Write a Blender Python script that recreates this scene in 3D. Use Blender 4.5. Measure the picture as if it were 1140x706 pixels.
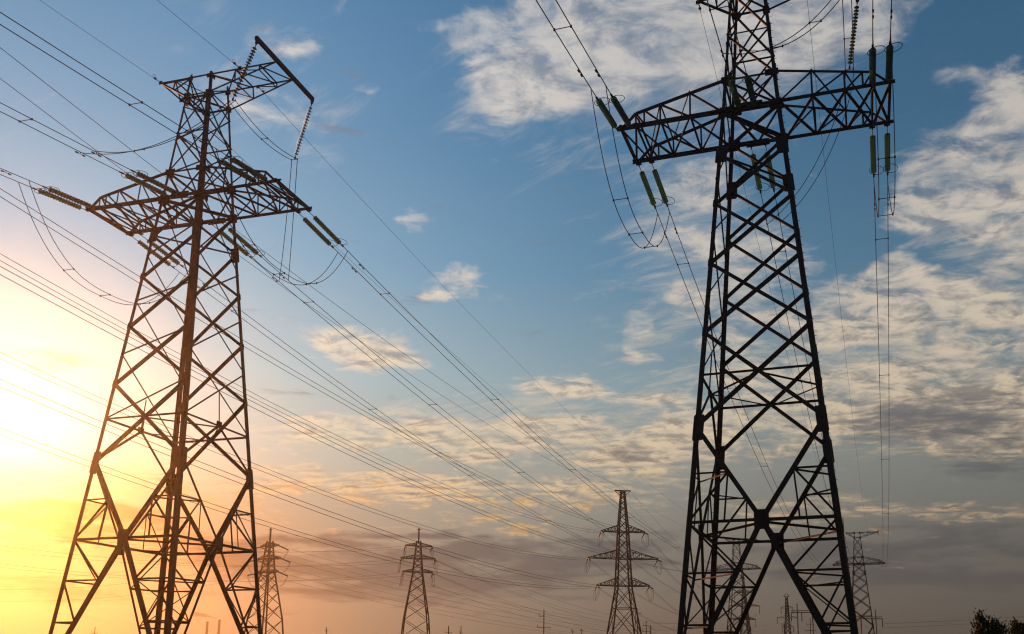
import bpy, math, random
from mathutils import Vector, Matrix
random.seed(7)
for o in list(bpy.data.objects): bpy.data.objects.remove(o)
scn = bpy.context.scene
col = scn.collection
R = math.radians

# ------------------------------------------------------------------ camera
FPX, PITCH, CAMH = 1033.678, 11.184, 1.7
cam_d = bpy.data.cameras.new("camera"); cam = bpy.data.objects.new("camera", cam_d); col.objects.link(cam)
cam.location = (0, 0, CAMH); cam.rotation_euler = (R(90 + PITCH), 0, 0)
cam_d.sensor_width = 36; cam_d.lens = FPX / 1140 * 36
cam_d.shift_x = -80.133 / 1140; cam_d.shift_y = 188.056 / 1140
cam_d.clip_end = 20000
scn.camera = cam

# ------------------------------------------------------------------ exposure
scn.view_settings.view_transform = 'Standard'; scn.view_settings.look = 'None'
scn.view_settings.exposure = 0; scn.view_settings.gamma = 1; scn.view_settings.use_curve_mapping = False
scn.cycles.use_denoising = True
scn.cycles.filter_width = 1.2
scn.cycles.max_bounces = 6
scn.cycles.volume_bounces = 0

# ------------------------------------------------------------------ sky
SUN_AZ, SUN_EL = -33.2, 12.5
SUN_DIR = Vector((math.sin(R(SUN_AZ)) * math.cos(R(SUN_EL)), math.cos(R(SUN_AZ)) * math.cos(R(SUN_EL)), math.sin(R(SUN_EL))))
def lin(c):
    return tuple((x / 255 / 12.92) if x / 255 <= .04045 else ((x / 255 + .055) / 1.055) ** 2.4 for x in c)

w = bpy.data.worlds.new("World"); scn.world = w; w.use_nodes = True
nt = w.node_tree; nt.nodes.clear(); N = nt.nodes; LK = nt.links
def put(sock, v):
    if isinstance(v, bpy.types.NodeSocket): LK.new(v, sock)
    else: sock.default_value = v
def M(op, a, b=None, c=None, clamp=False):
    n = N.new('ShaderNodeMath'); n.operation = op; n.use_clamp = clamp
    put(n.inputs[0], a)
    if b is not None: put(n.inputs[1], b)
    if c is not None: put(n.inputs[2], c)
    return n.outputs[0]
def V(op, a, b=None, c=None):
    n = N.new('ShaderNodeVectorMath'); n.operation = op; put(n.inputs[0], a)
    if b is not None: put(n.inputs[1], b)
    if c is not None: put(n.inputs[2], c)
    return n.outputs['Value'] if op in ('LENGTH', 'DOT_PRODUCT', 'DISTANCE') else n.outputs['Vector']
def SCALE(a, s):
    n = N.new('ShaderNodeVectorMath'); n.operation = 'SCALE'; put(n.inputs[0], a); put(n.inputs['Scale'], s); return n.outputs['Vector']
def XYZ(x, y, z):
    n = N.new('ShaderNodeCombineXYZ')
    for i, v in enumerate((x, y, z)): put(n.inputs[i], v)
    return n.outputs[0]
def SS(v, a, b, lo=0., hi=1.):
    n = N.new('ShaderNodeMapRange'); n.interpolation_type = 'SMOOTHSTEP'
    put(n.inputs[0], v); n.inputs[1].default_value = a; n.inputs[2].default_value = b; n.inputs[3].default_value = lo; n.inputs[4].default_value = hi
    return n.outputs[0]
def MIX(f, a, b):
    n = N.new('ShaderNodeMix'); n.data_type = 'RGBA'; put(n.inputs[0], f); put(n.inputs[6], a); put(n.inputs[7], b); return n.outputs[2]
def C4(c): return (*lin(c), 1)
def NOISE(vec, scale, detail=5, rough=.55, dist=0., lac=2.):
    n = N.new('ShaderNodeTexNoise'); n.noise_dimensions = '3D'; put(n.inputs['Vector'], vec); n.inputs['Scale'].default_value = scale
    n.inputs['Detail'].default_value = detail; n.inputs['Roughness'].default_value = rough; n.inputs['Distortion'].default_value = dist
    n.inputs['Lacunarity'].default_value = lac
    return n.outputs[0]
def RAMP(f, stops):
    n = N.new('ShaderNodeValToRGB'); cr = n.color_ramp; put(n.inputs[0], f)
    while len(cr.elements) < len(stops): cr.elements.new(.5)
    for e, (p, c) in zip(cr.elements, stops): e.position = p; e.color = C4(c)
    return n.outputs[0]

tc = N.new('ShaderNodeTexCoord'); D = V('NORMALIZE', tc.outputs['Generated'])
sep = N.new('ShaderNodeSeparateXYZ'); LK.new(D, sep.inputs[0]); dx, dy, dz = sep.outputs
el = M('MULTIPLY', M('ARCSINE', dz), 57.2958)
az = M('MULTIPLY', M('ARCTAN2', dx, dy), 57.2958)
sang = M('MULTIPLY', M('ARCCOSINE', M('MINIMUM', V('DOT_PRODUCT', D, tuple(SUN_DIR)), 1.0)), 57.2958)
# clear sky: physical sky plus the measured colours of this evening
nish = N.new('ShaderNodeTexSky'); nish.sky_type = 'NISHITA'; nish.sun_disc = False
nish.sun_elevation = R(SUN_EL); nish.sun_rotation = R(SUN_AZ); nish.air_density = 1.0; nish.dust_density = 1.5; nish.ozone_density = 2.0
eln = M('DIVIDE', el, 60., clamp=True)
grad = RAMP(eln, [(0, (96, 86, 82)), (.05, (106, 97, 92)), (.12, (130, 122, 110)), (.2, (156, 158, 148)), (.29, (140, 168, 178)),
                  (.4, (98, 148, 180)), (.52, (78, 131, 170)), (.65, (68, 119, 160)), (1, (50, 90, 132))])
side = SS(az, -30, 26, 1.08, .52)
grad = SCALE(grad, side)
clear = V('MULTIPLY_ADD', nish.outputs[0], (.008, .008, .008), grad)
# glow round the sun
def LOBE(sig, p):
    return M('POWER', 2.71828, M('MULTIPLY', M('POWER', M('DIVIDE', sang, sig), p), -1.))
glow = SCALE((.75, .65, .40), LOBE(4.4, 2.))
glow = V('ADD', glow, SCALE((.12, .10, .05), LOBE(10.5, 1.6)))
glow = V('ADD', glow, SCALE((.11, .10, .065), LOBE(22., 2.)))
lowel = SS(el, 1., 13., .22, 1.)
glow = SCALE(glow, lowel)

# cloud field, laid out in sky directions (azimuth, elevation)
pos = XYZ(az, el, 0.)
plane = V('DIVIDE', XYZ(dx, dy, 0.), XYZ(M('ADD', dz, .13), M('ADD', dz, .13), 1.))
warp = N.new('ShaderNodeTexNoise'); LK.new(SCALE(pos, .16), warp.inputs['Vector']); warp.inputs['Scale'].default_value = 1.; warp.inputs['Detail'].default_value = 4
warpv = V('SUBTRACT', warp.outputs['Color'], (.5, .5, .5))
posw = V('MULTIPLY_ADD', warpv, (6., 3.0, 0.), pos)
def BLOBS(lst, p):
    tot = None
    for (a, e, ra, re, wt) in lst:
        v = V('MULTIPLY_ADD', p, (1 / ra, 1 / re, 0.), (-a / ra, -e / re, 0.))
        m = M('MULTIPLY', M('MULTIPLY', M('SUBTRACT', 1., V('LENGTH', v)), 1.7, clamp=True), wt)
        tot = m if tot is None else M('ADD', tot, m)
    return tot
#CLOUDS_BEGIN
BRIGHT = [(-3.12, 36.1, 8.08, 3.75, 1.2), (-5.51, 32.84, 5.5, 1.23, 0.6), (4.36, 36.97, 11.46, 4.51, 1.4), (12.93, 37.0, 9.1, 3.61, 1.1), (18.78, 36.86, 5.96, 2.5, 0.6), (25.19, 27.53, 5.88, 3.84, 1.3), (22.21, 25.9, 4.0, 2.37, 0.8), (27.23, 30.33, 3.3, 3.02, 0.7), (26.33, 23.98, 3.26, 2.34, 0.7), (17.61, 20.99, 5.67, 3.34, 1.3), (22.58, 17.85, 6.13, 4.0, 1.2), (25.38, 16.24, 4.1, 3.45, 0.7), (19.13, 23.62, 3.12, 1.29, 0.5), (19.79, 14.26, 8.57, 3.11, 0.8), (24.61, 12.78, 4.97, 2.52, 0.7), (7.2, 29.0, 4.69, 2.7, 0.75), (6.22, 25.74, 4.09, 1.85, 0.7), (6.44, 22.7, 3.18, 1.58, 0.7), (11.67, 23.86, 5.01, 4.06, 0.7), (19.6, 18.96, 7.36, 5.55, 0.6), (15.75, 16.7, 6.69, 3.15, 0.7), (25.29, 20.74, 3.28, 2.89, 0.6), (10.93, 19.7, 4.42, 3.17, 0.6), (8.57, 16.59, 5.53, 2.16, 0.6), (3.37, 20.01, 1.85, 2.15, 0.75), (-1.45, 17.58, 4.33, 1.42, 0.95), (2.87, 16.75, 5.14, 0.98, 0.6), (-14.28, 19.47, 6.74, 1.88, 1.0), (-8.11, 23.47, 3.21, 1.56, 0.72), (-8.89, 22.48, 1.74, 0.52, 0.6), (-11.14, 26.98, 2.09, 1.0, 0.66), (-20.88, 34.97, 4.19, 1.12, 0.85), (-20.54, 31.18, 4.13, 1.99, 0.72), (-16.8, 37.17, 1.74, 1.1, 0.6), (-15.08, 33.36, 1.51, 0.55, 0.5), (-10.85, 37.22, 2.44, 0.69, 0.5), (-12.94, 14.32, 12.93, 2.04, 0.85), (-4.56, 13.86, 7.97, 2.09, 0.8), (2.84, 13.88, 7.86, 2.21, 0.9), (-17.02, 11.03, 13.06, 1.9, 0.75), (-6.75, 10.89, 9.0, 1.65, 0.6), (9.62, 14.37, 7.56, 2.71, 0.75), (2.82, 11.23, 8.33, 1.99, 0.6), (-31.35, 16.78, 4.66, 0.93, 1.0), (-28.59, 6.38, 7.8, 0.77, 0.8), (-27.12, 4.6, 7.45, 0.59, 0.5), (25.14, 32.14, 2.97, 1.3, 0.4), (20.93, 35.62, 3.2, 1.69, 0.4), (-32.39, 10.71, 3.35, 0.94, 0.8), (-28.05, 9.95, 6.51, 1.17, 0.7), (-17.38, 8.36, 8.48, 1.26, 0.5), (-5.03, 8.55, 7.82, 1.43, 0.5), (13.77, 9.31, 9.09, 1.4, 0.6), (23.31, 8.56, 5.44, 0.91, 0.6), (19.34, 7.48, 5.74, 1.04, 0.4)]
DARK = [(-29.63, 8.25, 8.7, 1.44, 1.0), (-31.38, 4.88, 6.91, 0.94, 0.8), (-25.72, 3.92, 9.59, 0.88, 0.6), (-24.63, 7.21, 6.79, 1.3, 0.5), (-14.2, 7.04, 11.96, 1.39, 1.0), (-5.0, 6.35, 12.73, 1.87, 0.9), (-9.32, 4.67, 14.27, 1.51, 0.8), (-12.59, 18.8, 4.5, 0.74, 0.35), (2.78, 7.91, 8.79, 2.21, 0.6), (-17.24, 5.88, 7.34, 1.26, 0.7), (21.28, 13.87, 7.5, 2.26, 0.8), (24.01, 11.31, 6.7, 1.72, 0.7), (18.81, 6.98, 10.21, 2.09, 0.8), (23.53, 5.24, 7.84, 2.02, 0.7), (10.95, 5.61, 10.21, 2.17, 0.5), (15.0, 12.75, 7.15, 1.6, 0.5), (-0.01, 13.18, 6.8, 0.89, 0.3), (-12.88, 13.13, 8.33, 0.76, 0.3), (-0.64, 37.93, 3.77, 0.79, 0.3), (23.68, 16.19, 4.21, 1.51, 0.5)]
WISP = [(25.7, 25.06, 6.84, 6.8, 0.9), (19.42, 16.39, 10.44, 6.13, 0.8), (7.08, 24.67, 7.99, 8.46, 0.9), (3.09, 35.18, 17.64, 6.55, 0.9), (-20.62, 32.09, 9.66, 4.8, 0.5), (1.71, 15.11, 13.39, 4.92, 0.7), (-12.96, 14.75, 14.67, 3.21, 0.5), (12.3, 36.41, 8.59, 4.26, 0.6)]
GOLD = [(-18.99, 9.59, 6.25, 1.26, 0.8), (-13.85, 10.65, 8.21, 1.4, 0.9), (-9.49, 10.0, 7.23, 1.31, 0.9), (-5.03, 8.55, 6.7, 1.1, 0.9), (-1.7, 10.13, 7.86, 1.33, 0.7), (-22.49, 10.15, 4.47, 1.02, 0.8), (-30.23, 9.99, 4.87, 0.86, 0.9), (-27.73, 6.53, 6.94, 1.07, 0.9), (-31.16, 6.79, 3.82, 1.23, 0.7), (-12.65, 7.73, 6.52, 0.65, 0.5), (12.69, 9.08, 4.71, 0.76, 0.7), (21.89, 8.75, 5.11, 0.61, 0.8), (18.84, 7.61, 4.38, 0.62, 0.6), (15.69, 5.77, 5.97, 0.63, 0.6), (-4.99, 5.69, 6.65, 0.55, 0.35), (21.58, 4.55, 5.06, 0.41, 0.4), (2.25, 10.96, 4.49, 1.22, 0.6), (-10.11, 12.16, 6.7, 1.1, 0.5)]
#CLOUDS_END
br = BLOBS(BRIGHT, posw); dk = BLOBS(DARK, posw)
rotp = V('ADD', V('MULTIPLY', plane, (1.0, 1.25, 1.)), (3.1, 1.7, 0.))
sunoff = tuple(Vector((SUN_DIR.x, SUN_DIR.y, 0)) * .035)
rots = V('ADD', rotp, sunoff)
f1 = NOISE(rotp, 2.9, 6, .58, .4)
f3 = NOISE(rotp, 10.5, 8, .64, .5)
f3s = NOISE(rots, 10.5, 5, .62, .5)
f2 = NOISE(V('MULTIPLY', pos, (.26, .62, 0.)), 1.0, 8, .62, .3)
fb = M('ADD', M('ADD', M('MULTIPLY', f1, .40), M('MULTIPLY', f2, .30)), M('MULTIPLY', f3, .50))
dens = M('ADD', M('MULTIPLY', M('SUBTRACT', fb, .60), 4.6), M('SUBTRACT', M('MINIMUM', M('MULTIPLY', br, 1.35), 1.35), .72))
cov = SS(dens, -.22, 1.0)
core = SS(dens, .35, 1.6)
relief = M('MULTIPLY', M('SUBTRACT', f3, f3s), 5.0)
elc = M('DIVIDE', el, 45., clamp=True)
litc = RAMP(elc, [(0, (150, 116, 100)), (.12, (194, 156, 124)), (.22, (222, 194, 154)), (.36, (226, 206, 178)), (.55, (224, 211, 195)), (.8, (208, 203, 198)), (1, (196, 194, 194))])
shac = RAMP(elc, [(0, (104, 90, 92)), (.15, (114, 102, 100)), (.3, (146, 134, 122)), (.5, (150, 148, 148)), (.8, (140, 148, 160)), (1, (132, 144, 158))])
shade = M('ADD', M('ADD', M('MULTIPLY', core, .42), M('MULTIPLY', relief, -1.)), M('ADD', M('MULTIPLY', dk, .5), .12), clamp=True)
cside = SS(az, -28, 30, 1.08, .85)
wm = BLOBS(WISP, posw)
wr = Matrix.Rotation(R(38), 3, 'Z'); wrow = [tuple(wr[0]), tuple(wr[1])]
wp = XYZ(M('MULTIPLY', V('DOT_PRODUCT', rotp, wrow[0]), 1.0), M('MULTIPLY', V('DOT_PRODUCT', rotp, wrow[1]), 2.6), 0.)
wn = NOISE(wp, 5.5, 9, .68, .8)
wd = M('ADD', M('MULTIPLY', M('SUBTRACT', wn, .5), 3.4), M('SUBTRACT', M('MINIMUM', wm, 1.1), .42))
wcov = SS(wd, -.1, 1.2)
cloudc = SCALE(MIX(shade, litc, shac), cside)
sky = MIX(M('MULTIPLY', wcov, .5), clear, SCALE(litc, M('MULTIPLY', cside, .92)))
sky = MIX(M('MULTIPLY', cov, .9), sky, cloudc)
# low grey stratus
sn = NOISE(V('MULTIPLY', pos, (.085, .60, 0.)), 1., 9, .62, .5)
sn2 = NOISE(V('MULTIPLY', pos, (.22, 1.1, 0.)), 1., 6, .6, .3)
dd = M('ADD', M('ADD', M('MULTIPLY', M('SUBTRACT', sn, .5), 3.4), M('MULTIPLY', M('SUBTRACT', sn2, .5), 3.0)), M('SUBTRACT', M('MINIMUM', M('MULTIPLY', dk, 1.3), 1.3), .62))
dcov = SS(dd, -.1, .9)
darkc = RAMP(elc, [(0, (98, 88, 84)), (.12, (90, 89, 88)), (.2, (93, 94, 97)), (.4, (108, 110, 116)), (1, (130, 136, 144))])
sky = MIX(M('MULTIPLY', dcov, .82), sky, SCALE(darkc, cside))
# small golden puffs lit along the upper rim of the stratus
gm = BLOBS(GOLD, posw)
gn = M('ADD', M('MULTIPLY', NOISE(V('MULTIPLY', pos, (.42, .95, 0.)), 1., 8, .62, .4), .6), M('MULTIPLY', f3, .4))
gd = M('ADD', M('MULTIPLY', M('SUBTRACT', gn, .52), 6.0), M('SUBTRACT', M('MINIMUM', gm, 1.), .62))
gcov = SS(gd, 0., .9)
goldc = RAMP(elc, [(0, (150, 104, 84)), (.1, (186, 138, 104)), (.2, (222, 180, 124)), (.3, (236, 202, 150)), (1, (236, 210, 170))])
sky = MIX(M('MULTIPLY', gcov, .8), sky, SCALE(MIX(SS(relief, -.3, .5), SCALE(goldc, .72), goldc), cside))
ember = M('MULTIPLY', LOBE(17., 2.), SS(el, 7.5, 13.5, 1., 0.))
sky = V('MULTIPLY', sky, MIX(ember, (1, 1, 1, 1), (1.15, .50, .15, 1)))
sky = V('ADD', sky, V('MULTIPLY', glow, XYZ(M('SUBTRACT', 1., M('MULTIPLY', dcov, .42)), M('SUBTRACT', 1., M('MULTIPLY', dcov, .62)), M('SUBTRACT', 1., M('MULTIPLY', dcov, .78)))))
# the sky opposite the sunset is dusky
front = SS(V('DOT_PRODUCT', D, (-.18, .98, .0)), -.35, .55, .22, 1.)
sky = SCALE(sky, front)
bg = N.new('ShaderNodeBackground'); LK.new(sky, bg.inputs[0]); bg.inputs[1].default_value = 1.0
ow = N.new('ShaderNodeOutputWorld'); LK.new(bg.outputs[0], ow.inputs[0])
w.cycles.sampling_method = 'MANUAL'; w.cycles.sample_map_resolution = 512

# ------------------------------------------------------------------ sun
sd = bpy.data.lights.new("sun", 'SUN'); sun = bpy.data.objects.new("sun", sd); col.objects.link(sun)
sd.energy = 4.0; sd.angle = R(.53); sd.color = (1.0, .31, .06)
sun.rotation_euler = SUN_DIR.to_track_quat('Z', 'Y').to_euler()

# ------------------------------------------------------------------ materials
def mat(name, base, rough=.6, metal=0., var=.25, scale=3., spec=.5, trans=0., bump=0.):
    m = bpy.data.materials.new(name); m.use_nodes = True; t = m.node_tree; b = t.nodes['Principled BSDF']
    n = t.nodes.new('ShaderNodeTexNoise'); n.inputs['Scale'].default_value = scale; n.inputs['Detail'].default_value = 6
    c = t.nodes.new('ShaderNodeTexCoord'); t.links.new(c.outputs['Object'], n.inputs['Vector'])
    r = t.nodes.new('ShaderNodeValToRGB'); t.links.new(n.outputs[0], r.inputs[0])
    r.color_ramp.elements[0].position = .3; r.color_ramp.elements[1].position = .7
    r.color_ramp.elements[0].color = (*[x * (1 - var) for x in base], 1); r.color_ramp.elements[1].color = (*[min(1, x * (1 + var)) for x in base], 1)
    t.links.new(r.outputs[0], b.inputs['Base Color'])
    b.inputs['Roughness'].default_value = rough; b.inputs['Metallic'].default_value = metal
    b.inputs['Specular IOR Level'].default_value = spec; b.inputs['Transmission Weight'].default_value = trans
    if bump:
        bp = t.nodes.new('ShaderNodeBump'); bp.inputs['Strength'].default_value = bump; t.links.new(n.outputs[0], bp.inputs['Height']); t.links.new(bp.outputs[0], b.inputs['Normal'])
    return m
STEEL = mat('weathered_steel', (.045, .043, .042), .66, .1, .35, 1.4, .3)
STEEL_FAR = mat('distant_steel', (.016, .016, .016), .9, 0., .2, .3, .06)
ALU = mat('aged_aluminium', (.035, .035, .035), .9, 0., .2, 5.)
GLASS = mat('green_glass', (.13, .30, .26), .22, 0., .2, 4., .7)
IRON = mat('cast_iron_fittings', (.06, .06, .06), .6, .3, .3, 8.)
CONC = mat('concrete', (.32, .30, .28), .9, 0, .2, 2.5, .3, 0, .2)
WOOD = mat('pole_timber', (.10, .085, .07), .85, 0, .25, 4.)
BRICK = mat('chimney_brick', (.22, .13, .11), .9, 0, .2, .2)
BARK = mat('bark', (.09, .07, .05), .9, 0, .35, 9.)
LEAF = mat('leaf', (.055, .075, .028), .6, 0, .45, 1.1, .4)
def translucent(mm, c, f):
    t = mm.node_tree; b = t.nodes['Principled BSDF']; o = t.nodes['Material Output']
    tr = t.nodes.new('ShaderNodeBsdfTranslucent'); tr.inputs[0].default_value = (*c, 1)
    mx = t.nodes.new('ShaderNodeMixShader'); mx.inputs[0].default_value = f
    t.links.new(b.outputs[0], mx.inputs[1]); t.links.new(tr.outputs[0], mx.inputs[2]); t.links.new(mx.outputs[0], o.inputs[0])
translucent(LEAF, (.10, .12, .03), .35); translucent(GLASS, (.22, .50, .42), .5)
GROUND = mat('dry_grass_ground', (.07, .065, .035), .95, 0, .5, .05, .2)

# ------------------------------------------------------------------ mesh builder
class MB:
    def __init__(s): s.v = []; s.f = []; s.sm = []
    def poly(s, p, q, prof, a, b, smooth=False):
        n = len(prof); i0 = len(s.v)
        for c in (p, q):
            for (x, y) in prof: s.v.append(c + a * x + b * y)
        for i in range(n):
            j = (i + 1) % n; s.f.append((i0 + i, i0 + j, i0 + n + j, i0 + n + i)); s.sm.append(smooth)
        s.f.append(tuple(i0 + i for i in reversed(range(n)))); s.sm.append(False)
        s.f.append(tuple(i0 + n + i for i in range(n))); s.sm.append(False)
    def basis(s, p, q, ref=None):
        d = (q - p).normalized(); ref = Vector(ref) if ref is not None else Vector((0, 0, 1))
        if abs(d.dot(ref)) > .97: ref = Vector((1, 0, 0)) if abs(d.x) < .9 else Vector((0, 1, 0))
        a = (ref - d * ref.dot(d)).normalized(); return a, d.cross(a)
    def angle(s, p, q, w, nrm=None, t=None, off=0.):
        """steel angle: one flange in the plane whose normal is nrm, the other standing inwards"""
        p = Vector(p); q = Vector(q); t = t or max(.012, w * .09)
        a, b = s.basis(p, q, nrm)      # a along normal, b in the plane
        p = p + a * off; q = q + a * off
        h = w / 2
        s.poly(p, q, [(0, -h), (0, h), (-t, h), (-t, -h + t), (-w * .8, -h + t), (-w * .8, -h)], a, b)
    def box(s, p, q, wx, wy=None, ref=None):
        p = Vector(p); q = Vector(q); wy = wy or wx; a, b = s.basis(p, q, ref); x, y = wx / 2, wy / 2
        s.poly(p, q, [(-x, -y), (x, -y), (x, y), (-x, y)], a, b)
    def rod(s, p, q, r, n=6, r2=None):
        p = Vector(p); q = Vector(q); a, b = s.basis(p, q); i0 = len(s.v); r2 = r if r2 is None else r2
        for c, rr in ((p, r), (q, r2)):
            for i in range(n):
                t = 2 * math.pi * i / n; s.v.append(c + a * (rr * math.cos(t)) + b * (rr * math.sin(t)))
        for i in range(n):
            j = (i + 1) % n; s.f.append((i0 + i, i0 + j, i0 + n + j, i0 + n + i)); s.sm.append(True)
        s.f.append(tuple(i0 + i for i in reversed(range(n)))); s.sm.append(False)
        s.f.append(tuple(i0 + n + i for i in range(n))); s.sm.append(False)
    def tube(s, pts, r, n=6):
        pts = [Vector(p) for p in pts]; i0 = len(s.v); a = None
        for k, p in enumerate(pts):
            d = (pts[min(k + 1, len(pts) - 1)] - pts[max(k - 1, 0)]).normalized()
            if a is None: a, _ = s.basis(p, p + d)
            a = (a - d * a.dot(d)).normalized(); b = d.cross(a); rr = r[k] if isinstance(r, (list, tuple)) else r
            for i in range(n):
                t = 2 * math.pi * i / n; s.v.append(p + a * (rr * math.cos(t)) + b * (rr * math.sin(t)))
        for k in range(len(pts) - 1):
            for i in range(n):
                j = (i + 1) % n; o = i0 + k * n; s.f.append((o + i, o + j, o + n + j, o + n + i)); s.sm.append(True)
        s.f.append(tuple(i0 + i for i in reversed(range(n)))); s.sm.append(False)
        o = i0 + (len(pts) - 1) * n; s.f.append(tuple(o + i for i in range(n))); s.sm.append(False)
    def lathe(s, prof, n=12, o=(0, 0, 0)):
        i0 = len(s.v); o = Vector(o)
        for (r, z) in prof:
            for i in range(n):
                t = 2 * math.pi * i / n; s.v.append(o + Vector((r * math.cos(t), r * math.sin(t), z)))
        for k in range(len(prof) - 1):
            for i in range(n):
                j = (i + 1) % n; q = i0 + k * n; s.f.append((q + i, q + n + i, q + n + j, q + j)); s.sm.append(True)
    def plate(s, c, u, v, nrm, th=.02):
        c = Vector(c); nrm = Vector(nrm).normalized(); u = Vector(u); v = Vector(v)
        cs = [(-1, -.88), (-.86, -1), (.86, -1), (1, -.88), (1, .88), (.86, 1), (-.86, 1), (-1, .88)]
        i0 = len(s.v)
        for k in (-.5, .5):
            for (x, y) in cs: s.v.append(c + u * x + v * y + nrm * (th * k))
        n = 8
        for i in range(n):
            j = (i + 1) % n; s.f.append((i0 + i, i0 + j, i0 + n + j, i0 + n + i)); s.sm.append(False)
        s.f.append(tuple(i0 + i for i in reversed(range(n)))); s.sm.append(False); s.f.append(tuple(i0 + n + i for i in range(n))); s.sm.append(False)
    def torus(s, c, R_, r, ax, n=20, m=5):
        c = Vector(c); ax = Vector(ax).normalized(); a, b = s.basis(c, c + ax)
        s.tube([c + a * (R_ * math.cos(2 * math.pi * i / n)) + b * (R_ * math.sin(2 * math.pi * i / n)) for i in range(n + 1)], r, m)
    def build(s, name, m, parent=None):
        me = bpy.data.meshes.new(name); me.from_pydata([tuple(p) for p in s.v], [], s.f); me.polygons.foreach_set('use_smooth', s.sm); me.update()
        me.materials.append(m); o = bpy.data.objects.new(name, me); col.objects.link(o)
        if parent is not None: o.parent = parent
        return o

def tag(o, label=None, cat=None, group=None, kind=None):
    for k, v in (('label', label), ('category', cat), ('group', group), ('kind', kind)):
        if v: o[k] = v
    return o
def empty(name, loc=(0, 0, 0), rz=0.):
    o = bpy.data.objects.new(name, None); col.objects.link(o); o.location = loc; o.rotation_euler = (0, 0, rz); o.empty_display_size = .3; return o
def copy_tree(o, parent=None):
    c = o.copy(); col.objects.link(c)
    if parent is not None: c.parent = parent
    for ch in list(o.children): copy_tree(ch, c)
    return c
def at(px, dist, py=None):
    """ground position (or point) seen in column px of the survey photograph at forward distance dist"""
    u = (px - 650.133) / FPX; v = (541.056 - (py if py is not None else 747)) / FPX
    c, s_ = math.cos(R(PITCH)), math.sin(R(PITCH)); d = Vector((u, c - v * s_, s_ + v * c)); d *= dist / d.y
    return Vector((d.x, d.y, CAMH + d.z))

# ------------------------------------------------------------------ ground
g = MB(); n = 64
g.v.append(Vector((0, 0, 0)))
rad = [20, 60, 150, 400, 1200, 4000, 9000]
for r in rad:
    for i in range(n):
        t = 2 * math.pi * i / n; g.v.append(Vector((r * math.cos(t), r * math.sin(t), 0)))
for i in range(n): g.f.append((0, 1 + i, 1 + (i + 1) % n)); g.sm.append(False)
for k in range(len(rad) - 1):
    for i in range(n):
        j = (i + 1) % n; a = 1 + k * n; g.f.append((a + i, a + n + i, a + n + j, a + j)); g.sm.append(False)
tag(g.build('ground', GROUND), kind='structure')

# ------------------------------------------------------------------ big anchor pylon
Z = dict(c=31.278, k=28.671, z1=25.792, z2=22.418, z3=18.619, g=13.726, n=8.958, u=33.216, bt=38.993, tt=40.358)
W0, WC, WT, KY = 4.204, 1.504, .835, 1.114
CL, CU, ZUE, ARM_R, ARM_L, BAR = 7.0, 6.16, 32.005, 5.742, 3.014, 3.001 * 1.114
def hw(z): return W0 + (WC - W0) * z / Z['c'] if z <= Z['c'] else WC + (WT - WC) * (z - Z['c']) / (Z['tt'] - Z['c'])
def LP(sx, sy, z): return Vector((sx * hw(z), sy * hw(z) * KY, z))
YC = 1.574 * KY + .06       # y of the crossarm chords
YT = WT * KY
FACES = {'near': ((-1, -1), (1, -1), Vector((0, -1, 0))), 'far': ((1, 1), (-1, 1), Vector((0, 1, 0))),
         'left': ((-1, 1), (-1, -1), Vector((-1, 0, 0))), 'right': ((1, -1), (1, 1), Vector((1, 0, 0)))}
def lerp(a, b, t): return a + (b - a) * t

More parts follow.
